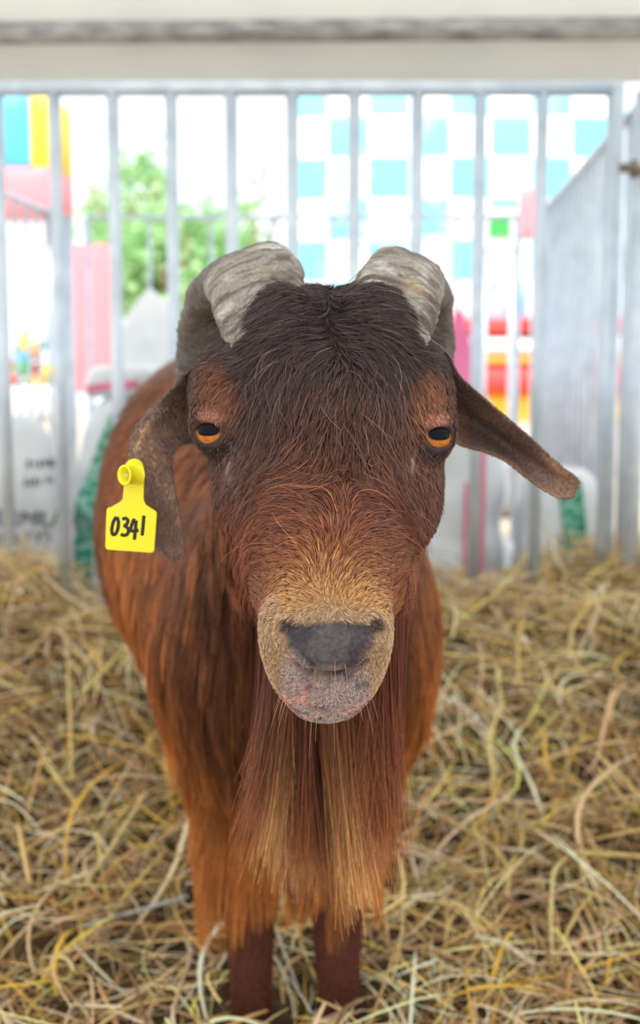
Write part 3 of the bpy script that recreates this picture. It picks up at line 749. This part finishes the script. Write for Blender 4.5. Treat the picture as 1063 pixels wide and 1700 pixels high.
def fur_field(p):
    """hair direction over the face"""
    v, x, n = hv(p); x = x-.0044-np.interp(v, [-.1, .08, .28, .5, .7], [0, 0, .018, .006, 0])+noise(p, 45, 61)*.006; s_ = np.tanh(x/.007); out = np.array([1.0, 0, 0])*s_[:, None]; q = np.abs(x)
    up = out*1.0+fd*.30
    mid = fd*1.0+out*(.15+q*4)[:, None]
    low = -fd*np.clip(1-q/.045, -.3, 1)[:, None]+out*np.clip(q/.022, 0, 1.2)[:, None]
    a_ = sstep(.05, .22, v)[:, None]; b_ = sstep(.34, .60, v+noise(p, 30, 5)*.10)[:, None]
    D = up*(1-a_)+mid*a_; D = D*(1-b_)+low*b_
    sidef = sstep(.050, .068, q)[:, None]*sstep(.2, .4, v)[:, None]; D = D*(1-sidef)+np.array([0, .25, -1.0])*sidef
    mzf = sstep(.86, .93, v)[:, None]; D = D*(1-mzf)+(out*.5+fd*.6)*mzf
    D = D+np.stack([noise(p, 34, 20+k) for k in range(3)], 1)*.28
    return D
v_, x_, n_ = hv(tc_); isb = np.arange(len(tri)) < nbody
head = isb & (tc_[:, 1] < .86) & (tc_[:, 2] > .585)
facing = (tn@np.array([0, -1.0, .05]) > -.35)
edist = np.min([np.linalg.norm(tc_-(e+d*.010), axis=1) for e, d in zip(EYE, EA)], 0)
padq = tc_-PADC; padm = (np.abs(padq[:, 0]) < np.interp(padq@fd, [-.012, 0, .009, .016], [.022, .025, .016, .007])) & (padq@fd > -.008) & (padq@fd < .016) & (n_ > -.06)
# face
dens = np.where(v_ > .86, 1.6, 1.0)*(edist > .0125)*(~padm)
root, nor, ti = sample(78000, dens, head & facing); vv, xx, nn_ = hv(root)
L = np.interp(vv, [-.2, .1, .45, .62, .80, .88, .94, 1.2], [.015, .018, .018, .012, .0075, .004, .0022, .0022])
ed = np.min([np.linalg.norm(root-(e+d*.010), axis=1) for e, d in zip(EYE, EA)], 0); L = L*(.25+.75*sstep(.014, .034, ed))
sidek = sstep(.05, .065, np.abs(xx)); L = L*(1-sidek*.45)*rng.uniform(.7, 1.15, len(L))
pts = grow(root, nor, fur_field, L, 6, .42, .08, .13, True, 1)
pts, _ = clump(pts, 6500, .40)
def hair_color(root, K, var=.22, tip=None, tipamt=0.0, gloss=1.0):
    c = coat(root, rng.normal(0, .07, len(root))); b_ = np.exp(rng.normal(0, var, (len(root), 1))); c = c*b_*gloss
    t = np.linspace(0, 1, K)[None, :, None]; cc_ = np.repeat(c[:, None], K, 1)*(.88+.30*t)
    if tip is not None: a_ = tipamt[:, None, None]*t**1.5; cc_ = cc_*(1-a_)+tip*a_*b_[:, None]
    return np.clip(cc_, 0, .95)
hc = hair_color(root, 6, .25)
sg_ = nrm(np.diff(pts, axis=1)); kink = (sg_[:, 1:]*sg_[:, :-1]).sum(2).min(1) < -.1; pts[kink] = pts[kink][:, :1]+(pts[kink]-pts[kink][:, :1])*.25
light = rng.random(len(root)) < .06; hc[light] = hc[light]*.5+lin(190, 140, 120)*.5*np.where(vv[light] < .5, .6, 1.0)[:, None, None]
make_hair('face_fur', pts, np.tile(np.array([.00024, .00024, .00022, .00019, .00014, .00006]), (len(root), 1))*np.where(vv > .87, .7, 1)[:, None], hc)
# stray long forelock hairs
root, nor, ti = sample(1500, np.exp(-((v_-.25)/.3)**2), head & facing & (np.abs(x_) < .06) & (edist > .03) & (v_ < .75)); vv, xx, _ = hv(root)
pts = grow(root, nor, fur_field, rng.uniform(.025, .045, len(root)), 8, .6, .25, .25, True, 3)
make_hair('forelock', pts, np.tile(np.linspace(.00022, .00006, 8), (len(root), 1)), hair_color(root, 8, .5, None)*1.5)
# trunk coat
trunk = isb & ~head & (tc_[:, 1] > .80)
def down(p):
    D = np.tile(np.array([0, .12, -1.0]), (len(p), 1)); b_ = sstep(1.25, 1.45, p[:, 1])[:, None]
    D = D*(1-b_)+np.array([0, .9, -.45])*b_; D[:, 0] += (noise(p, 9, 31))*.22; D[:, 1] += noise(p, 9, 32)*.15; return D
vis = (tn[:, 1] < .45) | (tc_[:, 1] < 1.0)
root, nor, ti = sample(34000, 1.0, trunk & vis & (tc_[:, 1] > 1.22)); L = rng.uniform(.022, .038, len(root))*np.where(root[:, 2] < .3, .3, 1)
pts = grow(root, nor, down, L, 5, .35, .15, .14, True, 7, 25); pts, _ = clump(pts, 2500, .4)
make_hair('body_fur', pts, np.tile(np.linspace(.00055, .0001, 5), (len(root), 1)), hair_color(root, 5, .2))
root, nor, ti = sample(9000, 1.0, trunk & vis & (tc_[:, 1] <= 1.22) & (tc_[:, 2] < .30)); L = rng.uniform(.006, .011, len(root))
pts = grow(root, nor, down, L, 4, .3, .1, .12, True, 7, 25)
make_hair('leg_fur', pts, np.tile(np.linspace(.0004, .0001, 4), (len(root), 1)), hair_color(root, 4, .15))
# long mane over neck and chest
m_ = trunk & vis & (tc_[:, 1] <= 1.26) & (tc_[:, 2] > .33)
root, nor, ti = sample(46000, 1.0, m_)
base_l = np.interp(root[:, 2], [.33, .42, .55, .65, .75], [.15, .125, .085, .055, .03])*(1+.25*sstep(-.03, -.12, root[:, 0])*sstep(.5, .38, root[:, 2]))
pts = grow(root, nor, down, base_l*rng.uniform(.75, 1.1, len(root)), 11, .30, .55, .06, True, 11, 14, .002)
pts, near = clump(pts, 1500, .60, 1.2)
lowk = sstep(.55, .36, root[:, 2]); sidek = sstep(.05, .15, np.abs(root[:, 0]+.033))
gb = np.exp(rng.normal(0, .17, 1500))[near]
ta_ = np.clip(lowk*.62+sidek*.35+rng.normal(0, .12, len(root))+np.log(gb)*.4, 0, .9)
hcol = np.clip(hair_color(root, 11, .25, lin(232, 150, 76), ta_)*gb[:, None, None], 0, .9)
make_hair('chest_mane', pts, np.tile(np.linspace(.00048, .00012, 11), (len(root), 1)), hcol)
# beard: long locks under the chin and throat
nb_ = 15000
cx = P(545, 1200, .80)
u = rng.normal(0, 1, (nb_, 3)); lock = rng.integers(0, 60, nb_)
lx = rng.uniform(-.044, .056, 60); lx = np.sort(lx); lY = rng.uniform(.76, .96, 60); lL = rng.uniform(.10, .168, 60)*(1-.22*np.abs(lx/.06)**2)
lc = np.where((rng.random(60) < .45) & (np.abs(lx) < .036), .85, .1)
rt = np.stack([.004+lx[lock]+u[:, 0]*.006, lY[lock]+u[:, 1]*.012, np.interp(lY[lock], [.76, .98], [.640, .60])+u[:, 2]*.012], 1)
K = 12; T_ = np.linspace(0, 1, K); pts = np.zeros((nb_, K, 3)); Lb = lL[lock]*rng.uniform(.75, 1.1, nb_)*1.45
sway = rng.normal(0, .085, (60, 2)); hs = rng.normal(0, .045, (nb_, 2))
for k, t in enumerate(T_):
    dx = (sway[lock, 0]+hs[:, 0])*t*t*Lb*.7; dy = (sway[lock, 1]*.5+hs[:, 1]-.10)*t*Lb
    squeeze = 1-.55*t
    pts[:, k] = np.stack([.004+lx[lock]+u[:, 0]*.006*squeeze+dx, lY[lock]+u[:, 1]*.012*squeeze+dy, rt[:, 2]-Lb*t], 1)
    s_ = sd(pts[:, k]); mm = s_ < .0015
    if mm.any() and k > 1: pts[mm, k] += grad(pts[mm, k])*(.0015-s_[mm])[:, None]
cb = np.exp(rng.normal(0, .25, (nb_, 1))); gbk = np.exp(rng.normal(0, .25, (60, 1)))[lock]; cb = cb*gbk; c0_ = lin(104, 50, 30)*cb; c1_ = mix(np.tile(lin(160, 88, 46), (nb_, 1)), C_tip, lc[lock])*cb
tt = (T_**3.6)[None, :, None]; bc = c0_[:, None]*(1-tt)+c1_[:, None]*tt
sg_ = nrm(np.diff(pts, axis=1)); ok_ = (sg_[:, 1:]*sg_[:, :-1]).sum(2).min(1) > .55                # leave out hairs that kink
make_hair('beard', pts[ok_], np.tile(np.linspace(.0004, .0001, K), (ok_.sum(), 1)), np.clip(bc[ok_], 0, .95))
# ears: velvety short hair
em = ~isb & (tn[:, 1] < .3)
root, nor, ti = sample(16000, 1.0, em)
side = root[:, 0] > 0; Dd = np.where(side[:, None], nrm(P(950, 810, .74)-P(760, 680, .77)), np.where((root[:, 2] > .785)[:, None], nrm(P(225, 740, .75)-P(330, 650, .78)), nrm(P(285, 920, .735)-P(245, 760, .745))))
pts = grow(root, nor, Dd, rng.uniform(.0028, .0055, len(root)), 4, .3, 0, .16, False, 5)
nz1 = noise(root*np.array([1, 1, 1]), 60, 2); nz2 = noise(root, 26, 15); ec = mix(np.tile(lin(132, 106, 96), (len(root), 1)), lin(196, 150, 106), sstep(-.2, .7, nz2+nz1*.4)*.8)
inr = np.stack([sstep(.014, .006, np.abs((root[:, 2]-(P(800, 722, .76)[2]-(root[:, 0]-P(800, 722, .76)[0])*.42))))*sstep(.190, .165, root[:, 0])*(root[:, 0] > 0)], 1); ec = ec*(1-inr*.5)*.85*np.exp(rng.normal(0, .25, (len(root), 1))); t4 = np.linspace(.85, 1.2, 4)[None, :, None]  # right ear's hollow darkened: dark inner hair plus shade painted into the colour
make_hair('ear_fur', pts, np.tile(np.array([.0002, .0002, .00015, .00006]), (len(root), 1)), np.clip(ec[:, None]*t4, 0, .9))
# whiskers round the lips
root, nor, ti = sample(900, 1.0, head & (v_ > 1.0) & (n_ > -.05) & (tn[:, 2] < .1) & (v_ < 1.3)); vv, xx, _ = hv(root)
keep = (((vv > 1.10) & (np.abs(xx) < .028)) | (rng.random(len(root)) < .06)) & (rng.random(len(root)) < .55); root = root[keep]; nor = nor[keep]
D = nor*1.0+np.array([0, -.1, -.9]); D = nrm(D); Lw = rng.uniform(.006, .022, len(root)); t = np.linspace(0, 1, 6)
pts = root[:, None]+D[:, None]*(Lw[:, None]*t)[..., None]+np.array([0, 0, -1])*((Lw[:, None]*t**2)*.3)[..., None]
make_hair('whiskers', pts, np.tile(np.linspace(.00016, .00004, 6), (len(root), 1)), np.tile(lin(196, 150, 110), (len(root), 6, 1)))
print('hair', time.time()-T0)

# ------------------------------------------------------------------ ear tag
def ear_tag():
    Y = .728; t = empty('ear_tag', tuple(P(218, 800, Y))); tag(t, 'yellow plastic ear tag with the handwritten number 0341 hanging from the ear', 'ear tag')
    def arc(cx, cy, r, a0, a1, n): return [(cx+r*math.cos(math.radians(a)), cy-r*math.sin(math.radians(a))) for a in np.linspace(a0, a1, n)]
    out = []
    out += arc(223, 778, 16.5, 0, 180, 13)[0:13]            # round head
    out += [(206, 800), (205, 818), (204, 828), (201, 832)]
    out += [(184, 842)]+arc(183, 848, 6, 120, 180, 4)
    out += arc(181, 907, 6, 180, 270, 5)+arc(251, 912, 6, 270, 360, 5)
    out += arc(255, 853, 6, 0, 60, 4)+[(243, 838), (240, 832), (239, 826), (239.5, 800)]
    ring = np.array([P(x, y, Y) for x, y in out]); n = len(ring); c = ring.mean(0)
    V = []; 
    for dy, sc_ in ((.0012, .985), (.0004, 1.0), (-.0004, 1.0), (-.0012, .985)):
        V += [np.array([c[0]+(q[0]-c[0])*sc_, q[1]+dy, c[2]+(q[2]-c[2])*sc_]) for q in ring]
    f = []
    for L_ in range(3):
        for i in range(n): f.append((L_*n+i, L_*n+(i+1) % n, (L_+1)*n+(i+1) % n, (L_+1)*n+i))
    f += [tuple(range(n)), tuple(reversed(range(3*n, 4*n)))]
    o = mesh_obj('plate', V, f, M['yellow'], t, False)
    # hollow button
    b = P(229, 788, Y-.003); e = P(206, 789, Y-.0125); d = (e-b)/np.linalg.norm(e-b); e2 = e-d*.006
    ax1 = np.cross(d, [0, 0, 1.0]); ax1 /= np.linalg.norm(ax1); ax2 = np.cross(d, ax1); vv_ = []; ff_ = []; NB = 32
    prof = [(b, .0076), (b+d*.0015, .0068), (e-d*.0016, .0064), (e-d*.0006, .0074), (e, .0073), (e, .0058), (e-d*.001, .0051), (e-d*.009, .0047), (e-d*.009, .0002)]
    for c_, r_ in prof: vv_ += [c_+r_*(ax1*math.cos(2*math.pi*k/NB)+ax2*math.sin(2*math.pi*k/NB)) for k in range(NB)]
    for j in range(len(prof)-1): ff_ += [(j*NB+k, (j+1)*NB+k, (j+1)*NB+(k+1) % NB, j*NB+(k+1) % NB) for k in range(NB)]
    mesh_obj('button', vv_, ff_, M['yellow'], t)
    MB().tube([e-d*.0095, e-d*.006, e-d*.002, e-d*.0004], [.0020, .0014, .0012, .0004], 12).build('pin', M['pin'], t)
    # handwritten numerals
    def stroke(pts, name):
        K = len(pts)*5; T = np.linspace(0, len(pts)-1, K); pp = np.array([P(x, y, Y-.00135) for x, y in pts]); q = np.stack([np.interp(T, range(len(pts)), pp[:, k]) for k in range(3)], 1)
        for _ in range(3): q[1:-1] = (q[:-2]+2*q[1:-1]+q[2:])/4
        m = MB(); m.tube(q, [.00125]*K, 8); mm = np.array(m.v); mm[:, 1] = (Y-.0012)+(mm[:, 1]-(Y-.0012))*.25; m.v = [tuple(x) for x in mm]; return m
    gl = {'zero': [[(193, 858), (188, 866), (185, 880), (187, 888), (192, 887), (196, 878), (197, 866), (194, 858)]],
          'three': [[(203, 862), (209, 860), (213, 864), (211, 870), (206, 873), (211, 875), (214, 881), (211, 888), (204, 889), (201, 886)]],
          'four': [[(223, 861), (219, 870), (216, 881), (223, 882), (230, 880)], [(226, 864), (225, 878), (223, 896)]],
          'one': [[(239, 856), (238, 868), (236, 889)]]}
    for k, ss in gl.items():
        m = MB()
        for s_ in ss: q = stroke(s_, k); m.add(q.v, q.f)
        m.build('numeral', M['ink'], o)
ear_tag()

# ------------------------------------------------------------------ straw
def hfield(x, y):
    h = .085+.245*sstep(1.15, 2.35, y)+.04*sstep(.3, .8, np.abs(x))
    q = np.stack([x, y, x*0], -1); h = h+noise(q, 5, 41)*.025+noise(q, 11, 42)*.014
    h = h-.10*np.exp(-((x+.52)/.10)**2)*sstep(2.0, 2.35, y)+.03*sstep(.5, .75, x)*sstep(1.8, 2.3, y)
    return h-.02*sstep(2.45, 2.75, y)*1.0
nx, ny = 110, 110; xs = np.linspace(-1.75, 1.75, nx); ys = np.linspace(.35, 2.68, ny)
X, Yg = np.meshgrid(xs, ys, indexing='ij'); H = hfield(X, Yg)-.022
edge = np.maximum(sstep(1.6, 1.75, np.abs(X)), sstep(2.5, 2.68, Yg)); H = H*(1-edge)
v = np.stack([X, Yg, H], -1).reshape(-1, 3); f = [(i*ny+j, (i+1)*ny+j, (i+1)*ny+j+1, i*ny+j+1) for i in range(nx-1) for j in range(ny-1)]
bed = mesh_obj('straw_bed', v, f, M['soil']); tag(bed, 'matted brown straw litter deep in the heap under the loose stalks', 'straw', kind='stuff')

SC = [lin(222, 188, 124), lin(234, 204, 150), lin(204, 162, 102), lin(176, 136, 92), lin(238, 206, 124), lin(218, 176, 74), lin(240, 222, 186), lin(158, 122, 84), lin(214, 180, 142), lin(226, 198, 166)]
def stalk_geo(c, yaw, pitch, L, wd, bend, bend2, K=8):
    """flattened hollow stem; arrays of N -> verts (N,K,4,3)"""
    N = len(L); t = np.linspace(-.5, .5, K)[None, :]
    d = np.stack([np.cos(yaw)*np.cos(pitch), np.sin(yaw)*np.cos(pitch), np.sin(pitch)], 1); s = np.stack([-np.sin(yaw), np.cos(yaw), yaw*0], 1); u = np.cross(d, s)
    kink = np.maximum(0, t-bend2[1][:, None])*bend2[0][:, None]
    p = c[:, None]+d[:, None]*(t*L[:, None])[..., None]+s[:, None]*((t*t*bend[0][:, None]+kink)*L[:, None])[..., None]+u[:, None]*((-t*t*np.abs(bend[1])[:, None]*.8)*L[:, None])[..., None]
    taper = (1-.35*np.abs(t*2)**3)*wd[:, None]
    A = s[:, None]*taper[..., None]; B_ = u[:, None]*(taper*.45)[..., None]
    return np.stack([p+A, p+B_, p-A, p-B_], 2)
def stalks(N, xr, yr, Lr, wr, zoff, up, K=8, g=rng):
    x = g.uniform(*xr, N); y = yr[0]+(yr[1]-yr[0])*g.random(N); z = hfield(x, y)+g.uniform(*zoff, N)
    yaw = g.uniform(0, 2*math.pi, N); pitch = g.normal(0, up, N); L = g.uniform(*Lr, N)*np.exp(g.normal(0, .25, N)); wd = g.uniform(*wr, N)
    # lie along the slope of the heap
    e = .02; sx = (hfield(x+e, y)-hfield(x-e, y))/(2*e); sy = (hfield(x, y+e)-hfield(x, y-e))/(2*e); pitch = pitch+np.arctan(sx*np.cos(yaw)+sy*np.sin(yaw))
    V = stalk_geo(np.stack([x, y, z], 1), yaw, pitch, L, wd, (g.normal(0, .55, N), g.normal(0, .5, N)), (g.normal(0, .9, N)*(g.random(N) < .4), g.uniform(-.3, .3, N)), K)
    ci = g.integers(0, len(SC), N); c = np.array(SC)[ci]*1.12*np.exp(g.normal(0, .22, (N, 1))); patch = noise(np.stack([x, y, x*0], 1), 3.5, 50); c = c*(1+.18*patch)[:, None]
    V = V.reshape(N, -1, 3)
    low = V[:, :, 2].min(1); V[:, :, 2] += np.maximum(0, .004-low)[:, None]
    return V, c, K
def strand_mesh(sets, name, mat):
    vs = []; fs = []; cs = []; off = 0
    for V, c, K in sets:
        N = len(V); vs.append(V.reshape(-1, 3)); q = []
        for k in range(K-1):
            for a_ in range(4): q.append((k*4+a_, k*4+(a_+1) % 4, (k+1)*4+(a_+1) % 4, (k+1)*4+a_))
        q.append((3, 2, 1, 0)); q.append(((K-1)*4, (K-1)*4+1, (K-1)*4+2, (K-1)*4+3)); q = np.array(q)
        fs.append((q[None]+(np.arange(N)*K*4)[:, None, None]).reshape(-1, 4)+off); cs.append(np.repeat(c, K*4, 0)); off += N*K*4
    v = np.vstack(vs).astype(np.float32); f = np.vstack(fs).astype(np.int32); c = np.clip(np.vstack(cs), 0, .95)
    me = bpy.data.meshes.new(name); me.vertices.add(len(v)); me.vertices.foreach_set('co', v.ravel()); me.loops.add(f.size); me.loops.foreach_set('vertex_index', f.ravel())
    me.polygons.add(len(f)); me.polygons.foreach_set('loop_start', np.arange(0, f.size, 4)); me.polygons.foreach_set('loop_total', np.full(len(f), 4)); me.update(calc_edges=True)
    me.polygons.foreach_set('use_smooth', np.ones(len(f), bool))
    a_ = me.color_attributes.new('Col', 'FLOAT_COLOR', 'POINT'); a_.data.foreach_set('color', np.hstack([c, np.ones((len(c), 1))]).astype(np.float32).ravel())
    me.materials.append(mat); o = bpy.data.objects.new(name, me); col.objects.link(o); return o
def clear_of_goat(S):
    V, c, K = S; N = len(V); s_ = np.stack([sd(V[:, i]) for i in range(0, V.shape[1], 4)], 1).min(1); k = s_ > .012; return V[k], c[k], K
S1 = clear_of_goat(stalks(8500, (-1.55, 1.55), (.75, 2.6), (.07, .20), (.0014, .0030), (-.035, .024), .3))
S2 = clear_of_goat(stalks(17000, (-1.55, 1.55), (.75, 2.6), (.04, .13), (.0005, .0012), (-.03, .026), .35, 6))
S3 = clear_of_goat(stalks(1100, (-1.2, 1.2), (.9, 2.5), (.12, .26), (.0022, .0040), (.0, .04), .35, 10))
st = strand_mesh([S1, S2, S3], 'straw', M['straw']); tag(st, 'loose golden brown straw heaped over the pen floor and against the fence', 'straw', kind='stuff')

# a few single stalks that lie on top of the heap
def on_heap(px, py, up=.03):
    lo, hi = .8, 2.5
    for _ in range(40):
        m_ = (lo+hi)/2; q = P(px, py, m_)
        if q[2] > float(hfield(np.array([q[0]]), np.array([q[1]]))[0])+up: lo = m_
        else: hi = m_
    return P(px, py, (lo+hi)/2)
def single(points, wd, colr_, label, up=.03):
    q = np.array([on_heap(x, y, up) for x, y in points]); K = 22; T = np.linspace(0, len(q)-1, K)
    c = np.stack([np.interp(T, range(len(q)), q[:, k]) for k in range(3)], 1)
    for _ in range(3): c[1:-1] = (c[:-2]+2*c[1:-1]+c[2:])/4
    r_ = [wd*(1-.25*abs(k/(K-1)*2-1)**3)*(1.25 if k in (7, 15) else 1) for k in range(K)]
    root = empty('straw_stalk', tuple(c[0])); tag(root, label, 'straw', 'single stalks lying on top of the straw heap')
    mm_ = material('straw_stalk_skin', rgb(*colr_), .5, noise_col=(90, rgb(*[int(z*.8) for z in colr_]), .4, .7, one))
    m = MB(); m.tube(c, r_, 8); m.build('stem', mm_, root)
    ring = MB(); t_ = (c[1]-c[0])/np.linalg.norm(c[1]-c[0]); ring.tube([c[0]-t_*.002, c[0]+t_*.001], [wd*.7, wd*1.04], 8); ring.build('cut_end', mm_, root)
single([(113, 1098), (117, 1200), (119, 1296)], .0030, (226, 196, 110), 'yellow straw stalk standing upright in the heap at the left', .045)
single([(243, 1314), (190, 1400), (140, 1470)], .0036, (224, 202, 140), 'thick pale straw stalk slanting down to the left beside the goat chest')
single([(275, 1412), (236, 1455), (197, 1498)], .0028, (220, 188, 104), 'short golden straw stalk slanting below the thick pale one')
single([(310, 1488), (230, 1512), (140, 1537)], .0026, (188, 192, 180), 'greyish green straw blade lying flat left of the goat legs')
single([(711, 1344), (766, 1373), (820, 1405), (846, 1445), (842, 1492)], .0032, (222, 190, 120), 'long bent straw stalk hooking downwards right of the goat chest')
single([(824, 1407), (882, 1414), (912, 1434)], .0026, (224, 206, 176), 'pale pinkish straw stalk branching right from the hooked one')
single([(946, 1416), (1005, 1418), (1085, 1423)], .0034, (218, 190, 110), 'straight level golden stalk running out at the right edge')
single([(940, 1424), (918, 1446), (914, 1524), (918, 1600)], .0028, (226, 206, 140), 'pale stalk hanging straight down under the level golden stalk')
single([(790, 1555), (838, 1566), (884, 1600)], .0032, (230, 214, 180), 'whitish straw stalk lying at the lower right of the goat legs')
